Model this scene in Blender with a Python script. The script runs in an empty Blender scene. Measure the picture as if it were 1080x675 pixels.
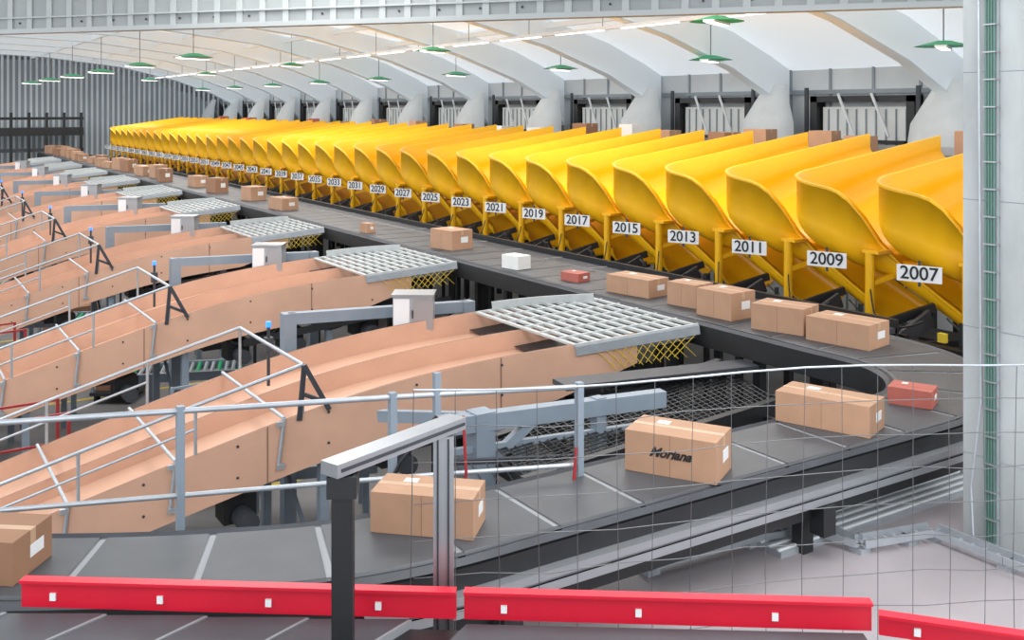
import bpy, math, random
from mathutils import Vector, Matrix
random.seed(7)
H=5.4   # eye height above the hall floor
def C(x,d): return (.842*x+.539*d, -.539*x+.842*d)   # plan coords: right-of-view / forward -> hall axes

# ---------------------------------------------------------------- materials
def lin(c):
    return tuple(((v/255)/12.92 if v/255<=.04045 else ((v/255+.055)/1.055)**2.4) for v in c)+(1,)
def mat(name,rgb,rough=.5,metal=0,noise=.0,scale=4,emit=0,bump=0,stretch=None,coat=0):
    m=bpy.data.materials.new(name); m.use_nodes=True
    nt=m.node_tree; b=nt.nodes['Principled BSDF']
    c=lin(rgb); b.inputs['Base Color'].default_value=c
    b.inputs['Roughness'].default_value=rough; b.inputs['Metallic'].default_value=metal
    if coat: b.inputs['Coat Weight'].default_value=coat
    if emit:
        b.inputs['Emission Color'].default_value=c; b.inputs['Emission Strength'].default_value=emit
    if noise or bump:
        tc=nt.nodes.new('ShaderNodeTexCoord'); mp=nt.nodes.new('ShaderNodeMapping')
        if stretch: mp.inputs['Scale'].default_value=stretch
        n=nt.nodes.new('ShaderNodeTexNoise'); n.inputs['Scale'].default_value=scale; n.inputs['Detail'].default_value=5
        nt.links.new(tc.outputs['Object'],mp.inputs[0]); nt.links.new(mp.outputs[0],n.inputs['Vector'])
        if noise:
            r=nt.nodes.new('ShaderNodeValToRGB')
            r.color_ramp.elements[0].position=.3; r.color_ramp.elements[1].position=.7
            r.color_ramp.elements[0].color=tuple(max(0,v*(1-noise)) for v in c[:3])+(1,)
            r.color_ramp.elements[1].color=tuple(min(1,v*(1+noise)) for v in c[:3])+(1,)
            nt.links.new(n.outputs[0],r.inputs[0]); nt.links.new(r.outputs[0],b.inputs['Base Color'])
        if bump:
            bp=nt.nodes.new('ShaderNodeBump'); bp.inputs['Strength'].default_value=bump
            nt.links.new(n.outputs[0],bp.inputs['Height']); nt.links.new(bp.outputs[0],b.inputs['Normal'])
    return m
M=dict(
 yellow=mat('yellow_paint',(236,178,16),.33,noise=.05,scale=1.5),
 tan=mat('hardboard_tan',(200,158,134),.42,noise=.07,scale=2.0),
 tanedge=mat('hardboard_edge',(140,104,84),.7),
 belt=mat('conveyor_belt_rubber',(70,72,76),.5,noise=.15,scale=3),
 seam=mat('belt_gap_strip',(132,134,137),.5),
 black=mat('black_steel',(26,27,30),.45,noise=.2,scale=5),
 dark=mat('dark_grey_steel',(54,56,62),.5,noise=.2,scale=4),
 alu=mat('aluminium_profile',(170,172,176),.35,.7,noise=.05),
 galv=mat('galvanised_steel',(176,182,188),.38,.5,noise=.08,scale=8),
 fascia=mat('fascia_galvanised',(150,154,154),.5,.2,noise=.06,scale=3),
 fasciarib=mat('fascia_rib',(172,176,176),.5,.2),
 slat=mat('roller_slat_grey',(176,180,180),.45,.1,noise=.06,scale=8),
 blue=mat('blue_grey_steel',(130,142,154),.45,noise=.06),
 white=mat('white_paint',(222,224,226),.5),
 roof=mat('roof_membrane_white_glow',(222,230,236),.7,noise=.04,scale=.4,emit=.65),  # added glow whitens the ceiling and fills the hall like daylight through it
 rib=mat('roof_girder_white_glow',(222,229,233),.6,emit=.12),  # painted steel with a faint added glow, offsets warm bounce on the undersides
 wallc=mat('wall_concrete',(206,210,212),.8,noise=.08,scale=.8),
 wallg=mat('wall_sheet_grey',(144,152,158),.6,noise=.08,scale=.5),
 conc=mat('concrete_column',(162,167,168),.85,noise=.18,scale=2.2,bump=.15,stretch=(1,1,.5)),
 colw=mat('concrete_light',(206,209,210),.8,noise=.06,scale=2.2),
 floor=mat('hall_floor_concrete',(124,122,122),.6,noise=.12,scale=.6),
 mezz=mat('mezzanine_floor',(150,143,146),.55,noise=.12,scale=1.2),
 red=mat('red_paint',(200,18,46),.4,noise=.05),
 redsafe=mat('red_machine_paint',(150,36,40),.5),
 green=mat('green_plastic',(10,140,90),.5,emit=.15),
 cable=mat('green_cable',(80,112,104),.6),
 card=mat('cardboard',(172,134,107),.75,noise=.07,scale=5),
 card2=mat('cardboard_dark',(146,108,83),.75,noise=.07,scale=5),
 tape=mat('packing_tape',(184,150,122),.4),
 label=mat('paper_label',(220,220,220),.6),
 ink=mat('black_ink',(30,28,28),.6),
 redbox=mat('red_carton',(170,92,80),.6,noise=.1),
 whitebox=mat('white_carton',(220,220,218),.6),
 lampon=mat('lamp_tube_glow',(255,255,250),.5,emit=4),
 bluelamp=mat('blue_beacon',(40,110,255),.3,emit=2.5),
 yel2=mat('safety_yellow',(206,176,50),.5),
 wire=mat('steel_wire',(110,110,112),.4,.5),
 plastic=mat('door_curtain_white',(224,226,224),.6),
)

# ---------------------------------------------------------------- mesh builder
class MB:
    def __init__(s): s.v=[]; s.f=[]; s.m=[]; s.names=[]; s.sm=[]
    def mi(s,n):
        if n not in s.names: s.names.append(n)
        return s.names.index(n)
    def add(s,vs,fs,m,smooth=False):
        o=len(s.v); s.v+= [tuple(p) for p in vs]; k=s.mi(m)
        for f in fs: s.f.append(tuple(i+o for i in f)); s.m.append(k); s.sm.append(smooth)
    def hexa(s,p,m): s.add(p,[(3,2,1,0),(4,5,6,7),(0,1,5,4),(1,2,6,5),(2,3,7,6),(3,0,4,7)],m)
    def box(s,c,size,m,yaw=0):
        a,b,h=[q/2 for q in size]; cy,sy=math.cos(yaw),math.sin(yaw); P=[]
        for z in(-h,h):
            for x,y in((-a,-b),(a,-b),(a,b),(-a,b)): P.append((c[0]+x*cy-y*sy,c[1]+x*sy+y*cy,c[2]+z))
        s.hexa(P,m)
    def bx(s,x0,x1,y0,y1,z0,z1,m): s.box(((x0+x1)/2,(y0+y1)/2,(z0+z1)/2),(abs(x1-x0),abs(y1-y0),abs(z1-z0)),m)
    def frame(s,p,q):
        d=(Vector(q)-Vector(p)); d.normalize()
        up=Vector((0,0,1)) if abs(d.z)<.95 else Vector((1,0,0))
        a=d.cross(up).normalized(); b=a.cross(d).normalized(); return a,b
    def beam(s,p,q,w,h,m):
        a,b=s.frame(p,q); p=Vector(p);q=Vector(q)
        s.hexa([o+a*i*w/2+b*j*h/2 for o in(p,q) for i,j in((-1,-1),(1,-1),(1,1),(-1,1))],m)
    def tube(s,p,q,r,m,n=8,r2=None):
        a,b=s.frame(p,q); p=Vector(p);q=Vector(q); r2=r if r2 is None else r2
        vs=[o+(a*math.cos(2*math.pi*i/n)+b*math.sin(2*math.pi*i/n))*rr for o,rr in((p,r),(q,r2)) for i in range(n)]
        s.add(vs,[(i,(i+1)%n,n+(i+1)%n,n+i) for i in range(n)],m,True)
        s.add(vs,[tuple(range(n))[::-1],tuple(range(n,2*n))],m)
    def path(s,pts,r,m,n=8):
        for a,b in zip(pts,pts[1:]): s.tube(a,b,r,m,n)
    def sag(s,p,q,drop,r,m):
        p=Vector(p);q=Vector(q); s.path([p.lerp(q,t/8)-Vector((0,0,drop*4*(t/8)*(1-t/8))) for t in range(9)],r,m,5)
    def sheet(s,rows,m,smooth=True,flip=False):
        n=len(rows[0]); vs=[p for r in rows for p in r]; fs=[]
        for i in range(len(rows)-1):
            for j in range(n-1):
                f=(i*n+j,i*n+j+1,(i+1)*n+j+1,(i+1)*n+j); fs.append(f[::-1] if flip else f)
        s.add(vs,fs,m,smooth)
    def mesh(s,name):
        me=bpy.data.meshes.new(name); me.from_pydata(s.v,[],s.f)
        for n in s.names: me.materials.append(M[n])
        me.polygons.foreach_set('material_index',s.m); me.polygons.foreach_set('use_smooth',s.sm)
        me.update(); return me
    def obj(s,name,loc=(0,0,0),yaw=0,parent=None,bevel=0):
        return place(s.mesh(name),name,loc,yaw,parent,bevel)
def place(me,name,loc=(0,0,0),yaw=0,parent=None,bevel=0):
    o=bpy.data.objects.new(name,me); bpy.context.scene.collection.objects.link(o)
    o.location=loc; o.rotation_euler[2]=yaw
    if parent: o.parent=parent
    if bevel:
        b=o.modifiers.new('bevel','BEVEL'); b.width=bevel; b.segments=2; b.limit_method='ANGLE'
    return o
def lerp_tab(t,tab):
    for (a,u),(b,v) in zip(tab,tab[1:]):
        if t<=b: return u+(v-u)*(t-a)/(b-a)
    return tab[-1][1]

# ---------------------------------------------------------------- room shell
b=MB(); b.bx(-14,20,-8,66,-.2,0,'floor')
for yy in range(-4,60,6): b.bx(-12,7,yy,yy+.1,0,.004,'yel2')
b.obj('floor')
b=MB(); zf=H-3.04
b.bx(-3,9.6,-3,5.7,zf-.25,zf,'mezz')
for x in(-2.5,2,6.5,9.3):
    for y in(-2.5,1.5,5.3): b.bx(x-.12,x+.12,y-.12,y+.12,0,zf-.25,'dark')
b.obj('mezzanine_platform')
b=MB(); b.bx(19,19.3,-8,66,0,H+1.3,'wallc')
for i in range(60):
    y=-7+i*1.2; b.bx(18.96,19,y,y+.06,0,H+1.1,'wallg')
b.bx(18.9,19,-8,66,H+.35,H+.45,'wallg')
b.obj('wall_right')
b=MB(); b.bx(-14,19.3,64,64.3,0,H+4,'wallg')
for i in range(110):
    x=-14+i*.3; b.bx(x,x+.12,63.93,64,0,H+3.6,'wallc')
b.obj('wall_far')
b=MB(); b.bx(-14.3,-14,-8,66,0,3.2,'wallc')
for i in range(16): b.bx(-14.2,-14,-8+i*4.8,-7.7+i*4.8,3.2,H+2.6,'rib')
b.obj('wall_left')
RP=[(-14,2.5),(-6,3.1),(2,3.35),(8,3.15),(12,2.85),(15,2.35),(17,1.8),(18.3,1.25),(19.3,.8)]
GP=[(-14,2.0),(-6,2.7),(2,3.05),(8,2.82),(12,2.36),(15,1.65),(17,.95),(18.2,.35),(18.9,-.5)]
b=MB()
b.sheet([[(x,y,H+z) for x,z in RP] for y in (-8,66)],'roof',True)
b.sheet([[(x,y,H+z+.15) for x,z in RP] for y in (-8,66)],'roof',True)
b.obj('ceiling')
b=MB()
for k in range(14):
    y=3.0+k*4.7
    vs=[]
    for yy in(y-.1,y+.1):
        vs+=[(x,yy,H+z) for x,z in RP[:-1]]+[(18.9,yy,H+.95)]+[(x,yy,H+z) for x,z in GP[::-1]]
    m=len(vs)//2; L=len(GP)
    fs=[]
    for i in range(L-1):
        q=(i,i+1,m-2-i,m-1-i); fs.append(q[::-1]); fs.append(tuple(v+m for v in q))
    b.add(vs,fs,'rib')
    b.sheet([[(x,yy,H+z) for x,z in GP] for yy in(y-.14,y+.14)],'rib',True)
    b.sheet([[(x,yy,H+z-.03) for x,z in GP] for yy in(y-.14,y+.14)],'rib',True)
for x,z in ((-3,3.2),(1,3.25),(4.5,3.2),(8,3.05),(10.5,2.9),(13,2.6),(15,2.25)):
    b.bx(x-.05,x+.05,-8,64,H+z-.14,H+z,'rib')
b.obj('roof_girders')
b=MB()
for k in range(14):
    y=3.0+k*4.7
    rows=[]
    for z,r,cx in((0,.75,18.3),(H-2,.75,18.3),(H-.9,.78,18.3),(H-.3,.72,18.35),(H+.15,.5,18.45),(H+.6,.3,18.6)):
        rows.append([(cx+r*math.cos(t)*.8,y+r*math.sin(t),z) for t in [math.pi/2+math.pi*i/12 for i in range(13)]])
    b.sheet(rows,'colw',True,True)
b.obj('wall_column_row')
me=None; n=1
for k in range(13):
    y=3.0+k*4.7+2.35
    if me is None:
        d=MB()
        d.bx(-.14,-.02,-1.15,1.15,0,H+.05,'plastic')
        for i in range(9): d.bx(-.17,-.14,-1.12+i*.26,-1.09+i*.26,0,H,'wallg')
        for yy in(-1.3,1.3): d.bx(-.3,-.0,yy-.1,yy+.1,0,H+.3,'black')
        d.bx(-.3,0,-1.4,1.4,H+.16,H+.3,'black')
        d.bx(-.32,-.28,-1.55,-1.45,0,H+.5,'dark'); d.bx(-.32,-.28,1.45,1.55,0,H+.5,'dark')
        for yy in(-.45,.45): d.beam((-.35,yy-.35,H-.6),(-.35,yy+.1,H+.35),.04,.05,'white')
        d.bx(-.5,-.2,-1.3,1.3,H-.75,H-.68,'black')
        me=d.mesh('door')
    place(me,'door_%d'%n,(18.95,y,0)); n+=1

# overhead ribbed fascia beam
p=C(-9.2,14.3); q=C(4.7,9.82)
L=math.hypot(q[0]-p[0],q[1]-p[1]); yaw=math.atan2(q[1]-p[1],q[0]-p[0])
b=MB(); b.bx(0,L,-.04,.04,.06,.75,'fascia')
b.bx(0,L,-.12,.06,0,.06,'fasciarib'); b.bx(0,L,-.08,.05,.2,.22,'fasciarib')
for i in range(int(L/.32)): b.bx(.05+i*.32,.13+i*.32,-.06,-.04,.06,.75,'fasciarib')
for i in range(int(L/.5)): b.tube((.3+i*.5,-.045,.14),(.3+i*.5,-.055,.14),.015,'dark',6)
for i in range(6): b.tube((i*2.8+.3,0,.7),(i*2.8+.3,0,1.9),.02,'galv')
b.obj('overhead_door_track',(p[0],p[1],H+1.0),yaw)

# ---------------------------------------------------------------- sorter belt loop
NY=5.08
ctr=[]
y=61.0
while y>NY+1.6: ctr.append((8.55,y)); y-=.25
for i in range(0,13):
    t=math.pi/2*i/12; ctr.append((7.0+1.55*math.cos(t),NY+1.55-1.55*math.sin(t)))
x=6.8
while x>3.1: ctr.append((x,NY)); x-=.25
ctr+=[(3.0,NY),(2.7,5.07),(2.4,5.1),(2.15,5.15),(1.9,5.23),(1.6,5.36),(1.3,5.50),(1.0,5.66),(.6,5.90),(.2,6.16),(-.2,6.43),(-.6,6.7),(-1.0,7.0)]
def resample(pts,st):
    out=[pts[0]]
    seg=[(pts[i],pts[i+1]) for i in range(len(pts)-1)]
    need=st
    for a,c in seg:
        l=math.hypot(c[0]-a[0],c[1]-a[1]); pos=0
        while pos+need<=l:
            pos+=need; t=pos/l; out.append((a[0]+(c[0]-a[0])*t,a[1]+(c[1]-a[1])*t)); need=st
        need-=l-pos
    return out
ST=.07
cp=resample(ctr,ST)
cp=[tuple(sum(cp[min(max(i+k,0),len(cp)-1)][j] for k in range(-3,4))/7 for j in(0,1)) for i in range(len(cp))]
def nrm(i):
    a=cp[max(0,i-1)]; c=cp[min(len(cp)-1,i+1)]; dx,dy=c[0]-a[0],c[1]-a[1]; l=math.hypot(dx,dy); return(-dy/l,dx/l)
nearstart=next(k for k,p_ in enumerate(cp) if p_[1]<NY+.03)
cornerstart=next(k for k,p_ in enumerate(cp) if p_[1]<NY+1.6)
bend=next(k for k,p_ in enumerate(cp) if k>nearstart and p_[0]<2.9)
def wscale(i):
    t=min(1,max(0,(i-cornerstart+8)/(nearstart-cornerstart+8))); t=t*t*(3-2*t); return 1.1-.39*t
BZ=H-2.4
def off(i,w): n=nrm(i); w=w*wscale(i); return(cp[i][0]+n[0]*w,cp[i][1]+n[1]*w)
b=MB()
def strip(o1,z1,o2,z2,m,rng=None):
    r=range(len(cp)) if rng is None else rng
    b.sheet([[(*off(i,o1),z1),(*off(i,o2),z2)] for i in r],m,True)
strip(-.46,BZ-.006,.46,BZ-.006,'seam')
i=0; pitch=9
def lerpo(i,f,w):
    a=off(i,w); c=off(min(i+1,len(cp)-1),w); return(a[0]+(c[0]-a[0])*f,a[1]+(c[1]-a[1])*f)
while i+pitch<len(cp):
    rows=[]
    for j in range(i,i+pitch):
        f=0 if j<i+pitch-1 else .4
        rows.append([(*lerpo(j,f,w),BZ+dz) for w,dz in((-.5,-.02),(-.47,0),(.47,0),(.5,-.02))])
    b.sheet(rows,'belt',False)
    i+=pitch
for sgn in(-1,1):
    strip(.46*sgn,BZ-.004,.5*sgn,BZ-.012,'belt')
    strip(.5*sgn,BZ-.02,.56*sgn,BZ-.0,'dark'); strip(.56*sgn,BZ,.60*sgn,BZ-.03,'dark')
    strip(.60*sgn,BZ-.03,.60*sgn,BZ-.26,'black'); strip(.60*sgn,BZ-.26,.5*sgn,BZ-.30,'black')
strip(-.5,BZ-.30,.5,BZ-.30,'black')
rr=range(nearstart,bend+10)
for o1,z1,o2,z2 in((.62,-.14,.74,-.14),(.74,-.14,.74,-.185),(.72,-.185,.72,-.205),(.74,-.205,.74,-.255),(.74,-.255,.62,-.255)):
    strip(o1,BZ+z1,o2,BZ+z2,'alu',rr)
strip(.64,BZ-.03,.64,BZ-.36,'black',rr); strip(.64,BZ-.36,-.3,BZ-.36,'black',rr)
for k in range(6,len(cp),36):
    low=zf if (cp[k][1]<5.7) else 0
    for w in(-.45,.45):
        px,py=off(k,w); b.bx(px-.05,px+.05,py-.05,py+.05,low,BZ-.28,'black')
    if k>nearstart:
        px,py=off(k,.68); b.bx(px-.06,px+.06,py-.07,py+.05,BZ-.46,BZ-.26,'black')
b.obj('parcel_sorter_conveyor')
b=MB(); b.bx(9.24,9.75,7.2,60,BZ-.12,BZ-.06,'dark'); b.bx(9.72,9.78,7.2,60,BZ-.3,BZ+.03,'black')
for k in range(44):
    y=7.6+k*1.2; b.bx(9.26,9.7,y,y+.03,BZ-.06,BZ-.05,'seam')
for k in range(14): b.bx(9.6,9.7,8+k*4,8.1+k*4,0,BZ-.12,'black')
b.obj('service_walkway')

# ---------------------------------------------------------------- yellow spiral chutes
def chute_mesh():
    b=MB(); st=[]
    for t in [0,.15,.3,.45,.6,.75,.88,1.0]:
        st.append(((14.3-2.9*t,0),(14.3-2.5*t,-1.27),-.42-.42*t,-.78-.80*t**1.15,.14,.16+.16*t))
    for i in range(1,17):
        t=i/16; a=math.pi/2*t
        ox=11.4-.95*math.sin(a); oy=-.92*(1-math.cos(a))
        ix=11.8-.25*math.sin(a); iy=-1.27-.05*(1-math.cos(a))
        st.append(((ox,oy),(ix,iy),-.84-.15*t,-1.58-.32*t,.14,.32+.06*t))
    for oy,ox,rz,fz in((-1.05,10.45,-1.01,-1.93),(-1.17,10.47,-1.05,-1.98),(-1.28,10.55,-1.15,-2.03),(-1.40,10.68,-1.36,-2.09),(-1.55,10.82,-1.68,-2.18),(-1.85,10.92,-1.98,-2.36),(-2.2,10.95,-2.2,-2.52),(-2.6,10.95,-2.42,-2.70)):
        st.append(((ox,oy),(11.7,oy-.45 if oy>-1.1 else oy-.3),rz,fz,.14,.38))
    def section(s_,th):
        (ox,oy),(ix,iy),rz,fz,ir,r=s_
        n=Vector((ix-ox,iy-oy,0)); w=n.length; n/=w
        P=[]
        def pt(u,z): P.append((ox+n.x*u,oy+n.y*u,H+z))
        r=min(r,(rz-fz)*.9); K=7; e=.03*th
        pt(-.05,rz-.03*th); pt(-e,rz-e)
        for k in range(K+1):
            a=math.pi/2*k/K; pt(r-(r+e)*math.cos(a),fz+r-(r+e)*math.sin(a))
        pt(w-.06,fz-e); pt(w+e,fz+.06); pt(w+e,fz+ir-.02*th); pt(w+.04,fz+ir-.02*th)
        return P
    inn=[section(s_,0) for s_ in st]; out=[section(s_,1) for s_ in st]
    b.sheet(inn,'yellow',True); b.sheet(out,'yellow',True,True)
    b.sheet([[i[0],o[0]] for i,o in zip(inn,out)],'yellow',False)
    b.sheet([[i[-1],o[-1]] for i,o in zip(inn,out)],'yellow',False)
    for e in(0,-1): b.sheet([inn[e],out[e]],'yellow',False)
    b.tube((10.62,-.18,H-3.0),(10.62,-.18,H-1.80),.06,'yellow',12)
    b.box((10.70,-.22,H-1.79),(.26,.24,.04),'yellow')
    b.tube((10.62,-.18,0),(10.62,-.18,H-3.0),.062,'black',8)
    b.tube((12.6,-.5,0),(12.6,-.5,H-1.32),.05,'black',8)
    b.tube((13.8,-.6,0),(13.8,-.6,H-.98),.05,'black',8)
    b.beam((10.62,-.18,H-2.2),(11.4,-.5,H-1.95),.05,.06,'yellow')
    b.beam((10.15,-.5,H-2.66),(10.9,-.9,H-2.4),.06,.1,'black')
    b.beam((10.1,-.9,H-2.78),(10.75,-.95,H-2.5),.05,.2,'dark')
    b.box((10.2,-.62,H-2.58),(.18,.2,.16),'dark'); b.tube((10.1,-.45,H-2.75),(10.1,-.45,H-2.35),.03,'black')
    b.tube((10.3,-.75,H-2.6),(10.3,-.5,H-2.6),.07,'galv',10)
    b.sag((10.2,-.2,H-2.35),(10.25,-1.2,H-2.45),.18,.012,'black'); b.sag((10.62,-.18,H-2.2),(10.2,-.6,H-2.5),.1,.01,'black')
    b.box((10.05,-.25,H-2.54),(.06,.09,.1),'yel2')
    return b.mesh('spiral_chute')
cm=chute_mesh()
plate=MB(); plate.box((0,0,0),(.50,.012,.19),'white'); plate.box((0,.012,-.0),(.03,.01,.3),'dark'); pm=plate.mesh('number_plate')
sp=1.335
for n in range(-2,36):
    y=8.42+sp*n
    o=place(cm,'yellow_spiral_chute',(0,y,0))
    num=2007+2*n
    s=place(pm,'number_plate',(10.26,-1.14,H-1.91),math.radians(-68),o)
    cu=bpy.data.curves.new('t','FONT'); cu.body=str(num); cu.size=.215; cu.align_x='CENTER'; cu.align_y='CENTER'; cu.extrude=.002; cu.offset=.002
    to=bpy.data.objects.new('t',cu); bpy.context.scene.collection.objects.link(to)
    bpy.context.view_layer.update()
    tm=bpy.data.meshes.new_from_object(to.evaluated_get(bpy.context.evaluated_depsgraph_get()))
    bpy.data.objects.remove(to)
    tm.materials.clear(); tm.materials.append(M['ink'])
    t=place(tm,'number',(0,-.012,0),0,s); t.rotation_euler=(math.pi/2,0,0)
b=MB()
b.bx(10.0,10.12,6,60,H-2.76,H-2.64,'black'); b.bx(10.0,10.1,6,60,H-3.3,H-3.2,'dark')
b.bx(11.3,11.9,5.8,60,H-3.5,H-2.9,'black')
b.bx(12.4,12.55,5.8,60,H-1.7,H-1.55,'black'); b.bx(10.55,10.68,5.8,60,H-2.9,H-2.78,'dark')
for k in range(42):
    y=6+k*1.3
    b.bx(10.02,10.1,y,y+.08,0,H-2.6,'black'); b.beam((10.05,y,H-3.2),(11.9,y+.2,H-2.8),.06,.08,'black')
    b.beam((10.05,y,H-2.72),(11.6,y,H-2.86),.07,.07,'black')
b.obj('chute_support_frame')
b=MB()
b.bx(14.4,15.7,3,61,H-.94,H-.80,'dark'); b.bx(14.35,14.4,3,61,H-1.0,H-.76,'alu'); b.bx(15.7,15.76,3,61,H-1.0,H-.66,'alu')
for k in range(58): b.bx(14.42,15.68,3.4+k,3.46+k,H-.80,H-.795,'seam')
for k in range(20):
    for x in(14.5,15.6): b.bx(x-.06,x+.06,4+k*3,4.12+k*3,0,H-.94,'black')
b.obj('upper_sorter_conveyor')

# ---------------------------------------------------------------- hardboard slide chutes
ZT=[(0,-2.42),(.5,-2.5),(.93,-2.58),(1.9,-2.68),(3.0,-2.86),(3.7,-3.03),(4.4,-3.25),(5.1,-3.5),(5.85,-3.77),(7,-4.2),(9,-4.95)]
def slide_mesh(head=True):
    b=MB()
    def P(a,k,z): return(-.95*a,.371*a+k,H+z)
    A=[.4+.3*i for i in range(28)]
    def zt_(a):
        return sum(lerp_tab(max(0,a+q),ZT) for q in(-.5,-.25,0,.25,.5))/5
    for k,st in((0,.7),(1.05,.9),(2.1,.6)):
        def ztop(a,k=k): return zt_(a)+(.05 if k!=1.05 else .02)
        def low(a,k=k): return min(.58,.14+.27*a) if k!=1.05 else .3
        AA=[a for a in A if a>=st]
        b.sheet([[P(a,k,ztop(a)),P(a,k,ztop(a)-low(a))] for a in AA],'tan',True)
        b.sheet([[P(a,k+.035,ztop(a)),P(a,k+.035,ztop(a)-low(a))] for a in AA],'tan',True,True)
        b.sheet([[P(a,k,ztop(a)),P(a,k+.035,ztop(a))] for a in AA],'tanedge',False)
        b.sheet([[P(a,k,ztop(a)-low(a)),P(a,k+.035,ztop(a)-low(a))] for a in AA],'tanedge',False)
        for e in(0,-1):
            a=AA[e]; b.sheet([[P(a,k,ztop(a)),P(a,k+.035,ztop(a))],[P(a,k,ztop(a)-low(a)),P(a,k+.035,ztop(a)-low(a))]],'tanedge',False)
        if k==0:
            for a in A[3::3]:
                for dz in(.08,.4): b.tube(P(a,-.012,ztop(a)-dz),P(a,.0,ztop(a)-dz),.014,'dark',8)
            for a in A[6::8]: b.sheet([[P(a,-.004,ztop(a)),P(a+.015,-.004,ztop(a))],[P(a,-.004,ztop(a)-low(a)),P(a+.015,-.004,ztop(a)-low(a))]],'tanedge',False)
    AF=[1.2]+[a for a in A if a>1.25]
    b.sheet([[P(a,.035,zt_(a)-.2),P(a,2.1,zt_(a)-.2)] for a in AF],'tan',True)
    b.sheet([[P(a,.035,zt_(a)-.24),P(a,2.1,zt_(a)-.24)] for a in AF],'tanedge',True)
    def hz(a): return -2.42-.12*a
    for i in range(11):
        a=.04+i*.135; b.beam(P(a,-.0,hz(a)),P(a,2.12,hz(a)),.055,.025,'slat')
    for k in [0,.35,.7,1.05,1.4,1.75,2.1]:
        b.beam(P(.0,k,hz(0)-.0),P(1.4,k,hz(1.4)-.0),.03,.035,'slat')
    b.beam(P(-.0,-.02,hz(0)-.05),P(1.4,-.02,hz(1.4)-.06),.03,.10,'galv')
    b.sheet([[P(0,.0,-2.56),P(0,2.1,-2.56)],[P(1.5,.0,-2.8),P(1.5,2.1,-2.8)]],'black',False)
    pts=[P(.1+1.1*t,2.1-.35*(1-t)**2+.02,-2.39-.12*t) for t in[i/6 for i in range(7)]]
    for p_,q_ in zip(pts,pts[1:]): b.beam(p_,q_,.03,.10,'slat')
    def wt(a): return zt_(a)+.05
    R=[4.25,5.3,6.4,7.6,8.4]
    for k in(0.02,2.12):
        b.path([P(a,k,wt(a)+.5) for a in R],.02,'galv')
        b.path([P(a,k,wt(a)+.26) for a in R[1:]],.014,'galv')
        for a in R: b.tube(P(a,k,wt(a)-.1),P(a,k,wt(a)+.5),.018,'galv')
    b.tube(P(4.25,.02,wt(4.25)+.5),P(4.25,2.12,wt(4.25)+.5),.02,'galv')
    for a in(4.45,5.5,6.5,7.5):
        b.path([P(a,2.12,wt(a)+.03),P(a,-.02,wt(a)+.03),P(a+.06,-.03,wt(a)-.48)],.02,'galv')
        for dz in(-.02,-.46): b.box(P(a+.04,-.04,wt(a)+dz),(.08,.03,.05),'galv')
    b.beam(P(4.25,-.02,wt(4.25)+.5),P(4.0,-.02,wt(4.0)-.05),.03,.05,'dark'); b.beam(P(4.25,-.02,wt(4.25)+.5),P(4.3,-.02,wt(4.3)-.05),.03,.05,'dark')
    b.beam(P(4.25,-.02,wt(4.25)+.2),P(4.05,-.02,wt(4.05)+.05),.03,.04,'dark')
    b.tube(P(4.15,1.4,-3.2),P(4.15,1.4,-2.52),.02,'dark'); b.tube(P(4.15,1.4,-2.52),P(4.15,1.4,-2.46),.03,'bluelamp',10)
    b.box(P(4.15,1.4,-2.72),(.09,.09,.16),'dark')
    for a in(1.9,4.0,6.2,8.0):
        z=zt_(a)-.3
        for k in(.15,1.95): b.beam(P(a,k,-H),P(a,k,z),.1,.1,'blue')
        b.beam(P(a,.1,z-.06),P(a,2.0,z-.06),.1,.12,'blue')
        b.beam(P(a,.15,-H+.4),P(a,1.95,z-.2),.04,.04,'blue')
    for a in(.5,1.3,2.4,3.2,4.8):
        z=zt_(a)-.75
        b.box(P(a,.4,z-.05),(.35,.3,.28),'black'); b.tube(P(a,.2,z-.1),P(a,-.05,z-.1),.11,'dark',12); b.box(P(a,1.5,z-.1),(.5,.4,.3),'dark')
    for k in(-.02,.6,1.3): b.beam(P(.1,k,-3.0),P(3.2,k,-3.55),.07,.1,'black')
    for j in range(5): b.sag(P(.3+j*.6,.02,-2.95-.1*j),P(1.0+j*.6,.1,-3.1-.1*j),.18,.012,'black')
    for i in range(10):
        b.tube(P(.05+.1*i,-.03,hz(.1*i)-.1),P(.3+.08*i,-.03,hz(.1*i)-.34),.005,'yel2',4)
        b.tube(P(.3+.1*i,-.03,hz(.1*i)-.1),P(.05+.1*i,-.03,hz(.1*i)-.34),.005,'yel2',4)
    return b.mesh('slide')
sm=slide_mesh()
for n in range(9): place(sm,'hardboard_slide_chute',(7.85,8.39+5.5*n,0))
pb=MB()
p0=C(-2.8,12.6);p1=C(-.6,13.4)
v0=(p0[0],p0[1]);v1=(p1[0],p1[1])
for v in(v0,v1): pb.beam((v[0],v[1],0),(v[0],v[1],H-2.55),.16,.16,'blue')
pb.beam((*v0,H-2.62),(*v1,H-2.62),.12,.14,'blue')
pb.beam((*v0,H-3.5),(*v1,H-3.5),.08,.1,'blue')
pb.beam((*v0,H-3.4),(*v1,H-2.7),.06,.06,'blue')
pmh=pb.mesh('portal')
cb=MB(); cb.box((0,0,0),(.5,.35,.42),'galv'); cb.box((-.14,-.18,0),(.2,.01,.38),'white'); cb.box((.13,-.18,0),(.26,.01,.38),'alu')
cb.box((0,0,.23),(.54,.4,.03),'alu'); cb.tube((.0,-.2,.05),(.0,-.2,-.05),.01,'dark'); cb.tube((-.25,0,-.2),(-.25,0,-2.82),.03,'dark'); cb.tube((.25,0,-.2),(.25,0,-2.82),.03,'dark')
cbm=cb.mesh('cabinet')
cc=C(-1.25,12.85)
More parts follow.
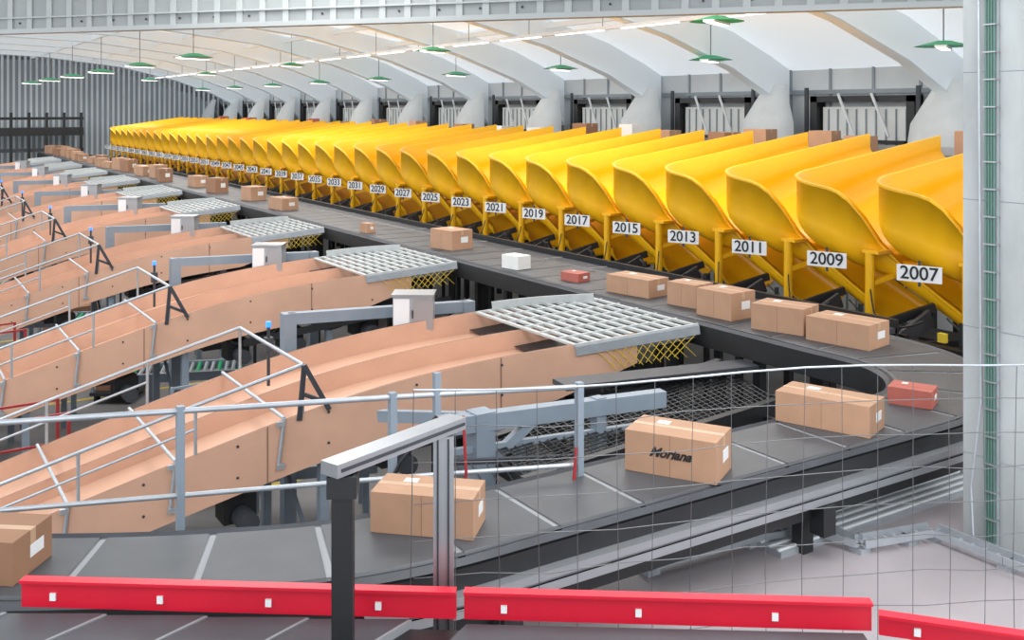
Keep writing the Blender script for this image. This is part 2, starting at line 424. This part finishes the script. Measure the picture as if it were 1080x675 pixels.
for n in range(8):
    place(pmh,'steel_portal_frame',(0,5.5*n,0)); place(cbm,'control_cabinet',(cc[0],cc[1]+5.5*n,H-2.58),math.radians(-33))
b=MB()
A0=C(-.55,8.2);A1=C(1.35,9.0);A2=C(-.26,8.35);A3=C(.75,8.75)
b.beam((*A0,H-2.58),(*A1,H-2.58),.12,.14,'blue')
b.beam((*A0,H-2.8),(*A1,H-2.8),.05,.05,'blue')
for v,w in((A2,.18),(A3,.1),(A0,.1)): b.beam((*v,0),(*v,H-2.5),w,w,'blue')
b.beam((*A2,H-3.0),(*C(.2,8.5),H-2.6),.08,.08,'blue')
b.beam((*C(-.3,8.3),H-2.55),(*C(-1.2,9.2),H-2.8),.08,.1,'blue')
b.obj('steel_portal_frame')
def roller(name,loc,L,W,hh,yaw):
    b=MB()
    for s in(-1,1):
        b.bx(-L/2,L/2,s*W/2-.03,s*W/2+.03,hh-.12,hh+.03,'blue')
        for i in range(4): x=-L/2+.15+i*(L-.3)/3; b.bx(x-.04,x+.04,s*W/2-.04,s*W/2+.04,0,hh-.1,'blue')
    for i in range(int(L/.12)): x=-L/2+.08+i*.12; b.tube((x,-W/2,hh-.02),(x,W/2,hh-.02),.035,'green' if i%3==0 else 'galv')
    b.obj(name,loc,yaw)
roller('roller_conveyor',(6.6,8.1,0),3.6,.9,1.5,math.radians(12))
roller('roller_conveyor',(4.6,7.3,0),3.0,.7,1.0,math.radians(60))
for n in range(7): roller('roller_conveyor',(3.6,13.1+5.5*n,0),4.5,.8,.8,math.radians(160))
b=MB()
for i in range(5):
    x=4.2+i*.7
    b.beam((x,5.85,BZ-.45),(x+.5,8.1,BZ-.75),.06,.1,'black')
b.beam((4.0,6.1,BZ-.35),(7.6,6.9,BZ-.5),.08,.16,'black'); b.beam((4.4,7.4,BZ-.5),(7.7,7.9,BZ-.35),.08,.14,'black')
b.beam((5.6,7.9,BZ-.25),(7.85,7.6,BZ-.3),.3,.05,'dark')
for x,y in((4.1,6.1),(7.5,6.9),(4.5,7.4),(7.7,7.9)): b.bx(x-.05,x+.05,y-.05,y+.05,0,BZ-.4,'black')
for k in range(40):
    t=k/39; b.tube((4.1+3.4*t,6.15+.75*t,BZ-.33-.12*t),(4.5+3.2*t,7.4+.5*t,BZ-.45+.1*t),.008,'black',4)
for k in range(16):
    t=k/15; b.tube((4.1+.4*t,6.15+1.25*t,BZ-.33-.12*t),(7.5+.2*t,6.9+1.0*t,BZ-.45+.1*t),.008,'black',4)
for j in range(7):
    x=4.3+j*.5; b.sag((x,6.3,BZ-.5),(x+.7,7.6,BZ-.6),.25,.014,'black'); b.box((x+.2,6.7+.1*j,BZ-.95),(.3,.25,.3),'black' if j%2 else 'dark')
b.beam((4.0,6.4,BZ-1.2),(7.8,7.3,BZ-1.2),.08,.1,'black'); b.beam((4.2,7.0,BZ-1.5),(7.8,8.2,BZ-1.4),.08,.1,'dark')
b.box((4.9,6.9,BZ-1.3),(.5,.4,.5),'dark'); b.box((6.2,7.3,BZ-1.35),(.6,.35,.4),'black'); b.box((5.6,6.6,BZ-.75),(.14,.1,.18),'yel2')
b.box((4.9,6.9,(BZ-1.55)/2),(.3,.3,BZ-1.55),'dark')
b.obj('inner_bend_support_truss')
b=MB()
for i in range(14):
    for s in(1,-1):
        x=i*.12; b.tube((x,0,0),(x+s*.35,-.02,.55),.006,'wire',4)
b.bx(-.4,2.0,-.02,.02,.54,.58,'dark')
for x in(-.38,1.98): b.bx(x-.02,x+.02,-.02,.02,-2.05,.56,'dark')
b.obj('wire_guard_panel',(*C(-.1,8.0),H-3.35),math.radians(-25))
def trolley(loc,yaw,m):
    b=MB(); b.box((0,0,.18),(1.2,.8,.06),'dark')
    for x in(-.5,.5):
        for y in(-.3,.3): b.tube((x,y-.03,.08),(x,y+.03,.08),.08,'black',12)
    for x in(-.55,.55):
        for y in(-.36,.36): b.bx(x-.02,x+.02,y-.02,y+.02,.2,1.5,m)
    for z in(.5,.9,1.48):
        for y in(-.36,.36): b.bx(-.55,.55,y-.015,y+.015,z-.015,z+.015,m)
    b.box((0,0,.5),(1.0,.65,.55),'card2' if m=='blue' else 'dark')
    b.obj('cage_trolley',loc,yaw)
for n in range(8):
    for j,mm in((0,'redsafe'),(1,'blue')):
        trolley((1.6+j*2.4+random.random()*.4,8.6+5.5*n+random.random()*.5-(.9 if n==0 else 0),0),random.random(),mm)

# ---------------------------------------------------------------- parcels
def parcel(x,y,z,L,W,hh,yawdeg,m='card',text=False,lab=True):
    b=MB(); b.box((0,0,hh/2),(L,W,hh),m)
    tp='tape' if m in('card','card2') else m
    b.box((0,0,hh+.0005),(L*1.001,.05,.003),tp)
    for s in(-1,1): b.box((s*L/2,0,hh-.04),(.003,.05,.08),tp)
    b.box((0,-W/2,hh*.5),(.004,.003,hh*.98),'tanedge' if m in('card','card2') else m)
    if lab:
        b.box((L/2+.001,W*.1,hh*.5),(.003,W*.35,hh*.3),'label')
        b.box((-L*.2,W*.2,hh+.002),(L*.14,W*.2,.003),'label')
    o=b.obj('parcel_box',(x,y,z),math.radians(yawdeg),bevel=.006)
    if text:
        cu=bpy.data.curves.new('t','FONT'); cu.body=text; cu.size=.085; cu.shear=.5; cu.align_x='CENTER'; cu.align_y='CENTER'; cu.extrude=.001; cu.offset=.003
        to=bpy.data.objects.new('t',cu); bpy.context.scene.collection.objects.link(to); bpy.context.view_layer.update()
        tm=bpy.data.meshes.new_from_object(to.evaluated_get(bpy.context.evaluated_depsgraph_get())); bpy.data.objects.remove(to)
        tm.materials.clear(); tm.materials.append(M['ink'])
        t=place(tm,'printed_lettering',(0,-W/2-.002,hh*.55),0,o); t.rotation_euler=(math.pi/2,0,0)
def cb_(x,d,*a,**k): X,Y=C(x,d); parcel(X,Y,BZ+.001,*a,**k)
cb_(1.11,6.72,.62,.36,.27,-60,text='Moriana')
cb_(2.42,7.68,.72,.34,.23,-70)
cb_(3.27,8.22,.34,.24,.14,-66,m='redbox')
cb_(-.48,5.80,.60,.30,.23,-44)
cb_(-2.74,5.26,.50,.36,.22,-38,m='card2')
def fb(d,dx,*a,**k):
    X=8.5+dx; Y=(d-.539*X)/.842; parcel(X,Y,BZ+.001,*a,**k)
fb(10.37,0,.70,.42,.25,-80); fb(10.97,-.08,.6,.4,.28,-72,m='card'); fb(11.70,-.1,.52,.42,.31,-85)
fb(12.35,0,.44,.34,.28,-80); fb(13.12,-.05,.72,.4,.23,-80); fb(14.1,-.15,.34,.24,.12,-80,m='redbox')
fb(15.2,-.25,.36,.26,.2,-80,m='whitebox'); fb(17.4,0,.6,.45,.33,-80); fb(19.6,-.3,.25,.2,.18,-80)
fb(26.6,.1,.55,.45,.36,-80)
for d in(24,29,31,33.5,35,36.2,37.5,38.7,39.9,41.1,42.2,43.3,44.3,45.3,46.3,47.3,48.3,49.3,50.3,51.3,52.3,53.3,54.3): fb(d+random.random()*.25,random.uniform(-.2,.2),random.uniform(.5,.75),.42,random.uniform(.25,.5),random.uniform(-95,-70),m=random.choice(['card','card','card2']))
for y in(8.4,9.6,11.8,12.6,14.2,15.2,17,18.2,20,22,24,26,29,32,35,38,42,46,50):
    parcel(14.95,y,H-.795,random.uniform(.4,.65),.4,random.uniform(.3,.45),random.uniform(60,110),m=random.choice(['card','card2','card','whitebox','redbox']))

# ---------------------------------------------------------------- concrete column + conduit
b=MB(); b.bx(6.59,7.15,3.75,4.32,zf,H+3.1,'conc')
for k in range(7): b.bx(6.586,6.59,3.75,4.32,zf+.6+k*.9,zf+.606+k*.9,'wallg')
b.obj('concrete_column',bevel=.01)
b=MB()
b.bx(6.55,6.582,4.04,4.12,zf,H+2.9,'galv')
for i,yy in enumerate((4.05,4.07,4.09,4.11)): b.tube((6.535,yy,zf+.05),(6.535,yy,H+2.9),.009,'cable',6)
for k in range(30): b.bx(6.52,6.582,4.035,4.125,zf+.2+k*.19,zf+.21+k*.19,'alu')
b.path([(6.50,4.17,H+2.6),(6.54,4.17,H+1),(6.54,4.15,zf+1),(6.5,4.2,zf+.4),(6.45,4.15,zf+.05)],.01,'galv',6)
b.obj('cable_conduit')
b=MB()
pts=[C(.9,6.6),C(1.66,7.02),C(2.11,7.16),C(2.39,6.92),C(2.77,7.05),C(2.98,7.12),C(3.28,6.66),C(3.7,6.1)]
for (a,c_) in zip(pts,pts[1:]):
    a3=Vector((*a,zf+.07)); c3=Vector((*c_,zf+.07)); d=(c3-a3).normalized(); nn=Vector((-d.y,d.x,0))*.06
    for s in(-1,1): b.beam(a3+nn*s,c3+nn*s,.012,.05,'galv')
    k=int((c3-a3).length/.08)
    for i in range(k+1):
        p_=a3.lerp(c3,i/max(k,1)); b.beam(p_+nn-Vector((0,0,.02)),p_-nn-Vector((0,0,.02)),.02,.01,'galv')
    b.beam(a3-Vector((0,0,.035)),a3-Vector((0,0,.07)),.1,.1,'galv')
b.obj('cable_tray')
b=MB(); b.bx(5.2,7.6,4.75,5.65,zf,zf+.04,'galv')
for i in range(11): b.bx(5.2,7.6,4.77+i*.08,4.79+i*.08,zf+.04,zf+.055,'white')
b.obj('ribbed_floor_plate')

# ---------------------------------------------------------------- railing behind near belt
b=MB()
RT=[C(-4.2,5.55),C(-2.95,5.85),C(-2.0,6.07),C(-.755,6.36),C(-.48,6.42),C(.44,6.6)]
b.path([(*p,H-1.82) for p in RT],.018,'galv'); b.path([(*p,H-2.33) for p in RT],.016,'galv')
for p in(RT[0],RT[2],RT[3],RT[5]): b.beam((*p,zf-.3),(*p,H-1.79),.045,.045,'blue')
b.beam((*RT[4],H-1.95),(*RT[4],H-1.68),.04,.04,'blue')
b.path([(*C(-.31,6.40),H-1.95),(*C(-.29,6.37),H-2.3),(*C(-.32,6.37),H-2.5)],.01,'redsafe')
b.path([(*C(.42,6.55),H-2.2),(*C(.40,6.52),H-2.42)],.012,'redsafe')
b.path([(*C(-.48,6.40),H-1.95),(*C(-.58,6.36),H-2.08),(*C(-.70,6.34),H-2.22),(*C(-.76,6.33),H-2.34)],.012,'black',6)
b.obj('guard_railing')

# ---------------------------------------------------------------- foreground
b=MB()
f0=C(-.42,4.3); f1=C(3.1,4.9)
F0=Vector((*f0,0)); F1=Vector((*f1,0)); zt=H-1.2; zb=zf
nv=20
def fw(t,z): 
    p=F0.lerp(F1,t); return (p.x,p.y,z-.02*math.sin(t*9))
b.path([fw(i/12,zt) for i in range(13)],.005,'galv',6)
for i in range(nv+1):
    t=i/nv; b.path([fw(t,zt),fw(t+random.uniform(-.006,.006),(zt+zb)/2),fw(t,zb)],.0021,'wire',4)
for j in range(1,12):
    z=zt-j*.16
    b.path([fw(i/12,z+random.uniform(-.012,.012)) for i in range(13)],.0021,'wire',4)
b.obj('wire_mesh_fence')
b=MB()
k0=C(-.632,3.77); k1=C(-.286,4.22)
b.box((*k0,H-2.2),(.078,.078,1.68),'black',math.radians(-30)); b.box((*k0,H-1.4),(.11,.11,.08),'black',math.radians(-30))
b.box((*k1,H-2.2),(.085,.085,1.68),'alu',math.radians(-30))
for s in(-.022,0.022):
    c_=C(-.286+s,4.22-.045); b.box((*c_,H-2.2),(.008,.008,1.66),'dark',math.radians(-30))
e0=Vector((*k0,H-1.33));e1=Vector((*k1,H-1.33)); dd=(e1-e0).normalized()
b.beam(e0-dd*.07,e1+dd*.09,.09,.05,'alu'); b.beam(e0-dd*.05,e1+dd*.08,.10,.012,'dark')
b.obj('post_gantry')
ZC=H-2.03
b=MB()
def guide(pa,pb_,hh):
    a=Vector((*pa,ZC)); c_=Vector((*pb_,ZC)); up=Vector((0,0,hh/2))
    b.beam(a+up,c_+up,.025,hh,'red'); 
    d=(c_-a); 
    dn=d.normalized(); nn=Vector((dn.y,-dn.x,0))*.03
    b.beam(a+up*2+nn*.3,c_+up*2+nn*.3,.05,.012,'red')
    k=max(2,int(d.length/.42))
    for i in range(k):
        p_=a+d*((i+.3)/k)+Vector((0,0,hh*.42))+nn*.5
        b.beam(p_-dn*.012,p_+dn*.012,.012,.03,'label')
G0=C(-2.0,4.12);G1=C(-.222,4.02);G1b=C(-.19,4.02);G2=C(1.40,3.93)
guide(G0,G1,.11); guide(G1b,G2,.11); guide(C(1.42,3.90),C(2.3,3.62),.08)
b.hexa([(*C(x,d),z) for z in(ZC-.5,ZC-.03) for x,d in((-2.6,2.6),(1.38,2.6),(1.38,3.9),(-2.6,4.1))],'black')
for i in range(6):
    x0=-2.65+i*.42; g=.012
    def cx(u,d): return C(u+(d-3.8)*.74,d)
    dd_=4.07-i*.015
    if i<5 : b.hexa([(*cx(x,d),z) for z in(ZC-.03,ZC) for x,d in((x0+g,2.8),(x0+.42-g,2.8),(x0+.42-g,dd_),(x0+g,dd_))],'belt')
    b.hexa([(*cx(x,d),z) for z in(ZC-.03,ZC+.004) for x,d in((x0-g*.6,2.8),(x0+g*.6,2.8),(x0+g*.6,dd_),(x0-g*.6,dd_))],'seam')
b.hexa([(*C(x,d),z) for z in(ZC-.03,ZC) for x,d in((-.75,2.8),(1.36,2.8),(1.36,3.9),(-.18,3.97))],'belt')
for x,d in((-2.4,3.9),(-1.0,3.9),(.3,3.8),(1.3,3.7),(-1,2.8),(1.2,2.8)):
    p_=C(x,d); b.bx(p_[0]-.05,p_[0]+.05,p_[1]-.05,p_[1]+.05,zf,ZC-.4,'black')
b.obj('merge_belt_conveyor')

# ---------------------------------------------------------------- hall lamps
lm=MB(); lm.tube((0,0,.02),(0,0,1.2),.012,'wire',6)
lm.tube((0,0,-.03),(0,0,.07),.5,'green',16,.12)
lm.box((0,0,-.05),(1.0,.2,.04),'white'); lm.box((0,0,-.075),(.95,.14,.01),'lampon')
lmm=lm.mesh('pendant')
for n in range(5): place(lmm,'pendant_lamp',(13,13.4+10.9*n,H+1.62),.5)
for n in range(9): place(lmm,'pendant_lamp',(16.2,11+5.9*n,H+1.15),.5)
for n in range(6): place(lmm,'pendant_lamp',(7,26+6*n,H+1.35),.5)
b=MB(); b.bx(13.9,14.0,2,62,H+1.78,H+1.86,'white')
for k in range(24): b.bx(13.91,13.99,3+k*2.5,4.8+k*2.5,H+1.765,H+1.78,'lampon')
for k in range(20): b.tube((13.95,3+k*3,H+1.85),(13.95,3+k*3,H+2.5),.01,'wire',4)
b.obj('linear_light_trunking')
b=MB()
b.bx(3,10.4,61.6,63.2,H-1.5,H-1.05,'black'); b.bx(3,10.4,61.6,61.7,H-.6,H-.45,'black'); b.bx(3,10.4,61.6,61.7,H-2.4,H-2.2,'dark')
for i in range(9):
    x=3+i*.9; b.bx(x,x+.14,61.55,61.7,0,H-.2,'black')
b.obj('far_conveyor_gantry')

# ---------------------------------------------------------------- lights / world
for x in(-4,4,11):
    for y in(0,13,26,39,52):
        l=bpy.data.lights.new('hall_light','AREA'); l.shape='RECTANGLE'; l.size=2.2; l.size_y=9; l.energy=410; l.color=(1,.995,.985)
        o=bpy.data.objects.new('hall_light',l); bpy.context.scene.collection.objects.link(o); o.location=(x,y+1,H+2.2)
        
w=bpy.data.worlds.new('World'); bpy.context.scene.world=w; w.use_nodes=True
bg=w.node_tree.nodes['Background']; bg.inputs[0].default_value=(.90,.95,1,1); bg.inputs[1].default_value=2.1

cam=bpy.data.cameras.new('camera'); co=bpy.data.objects.new('camera',cam); bpy.context.scene.collection.objects.link(co)
co.location=(0,0,H); co.rotation_euler=(math.pi/2,0,-math.atan2(.539,.842))
cam.sensor_width=36; cam.lens=36*1062/1080; cam.shift_y=-222.5/1080; cam.clip_start=.05; cam.clip_end=300
bpy.context.scene.camera=co
bpy.context.scene.view_settings.view_transform='Standard'
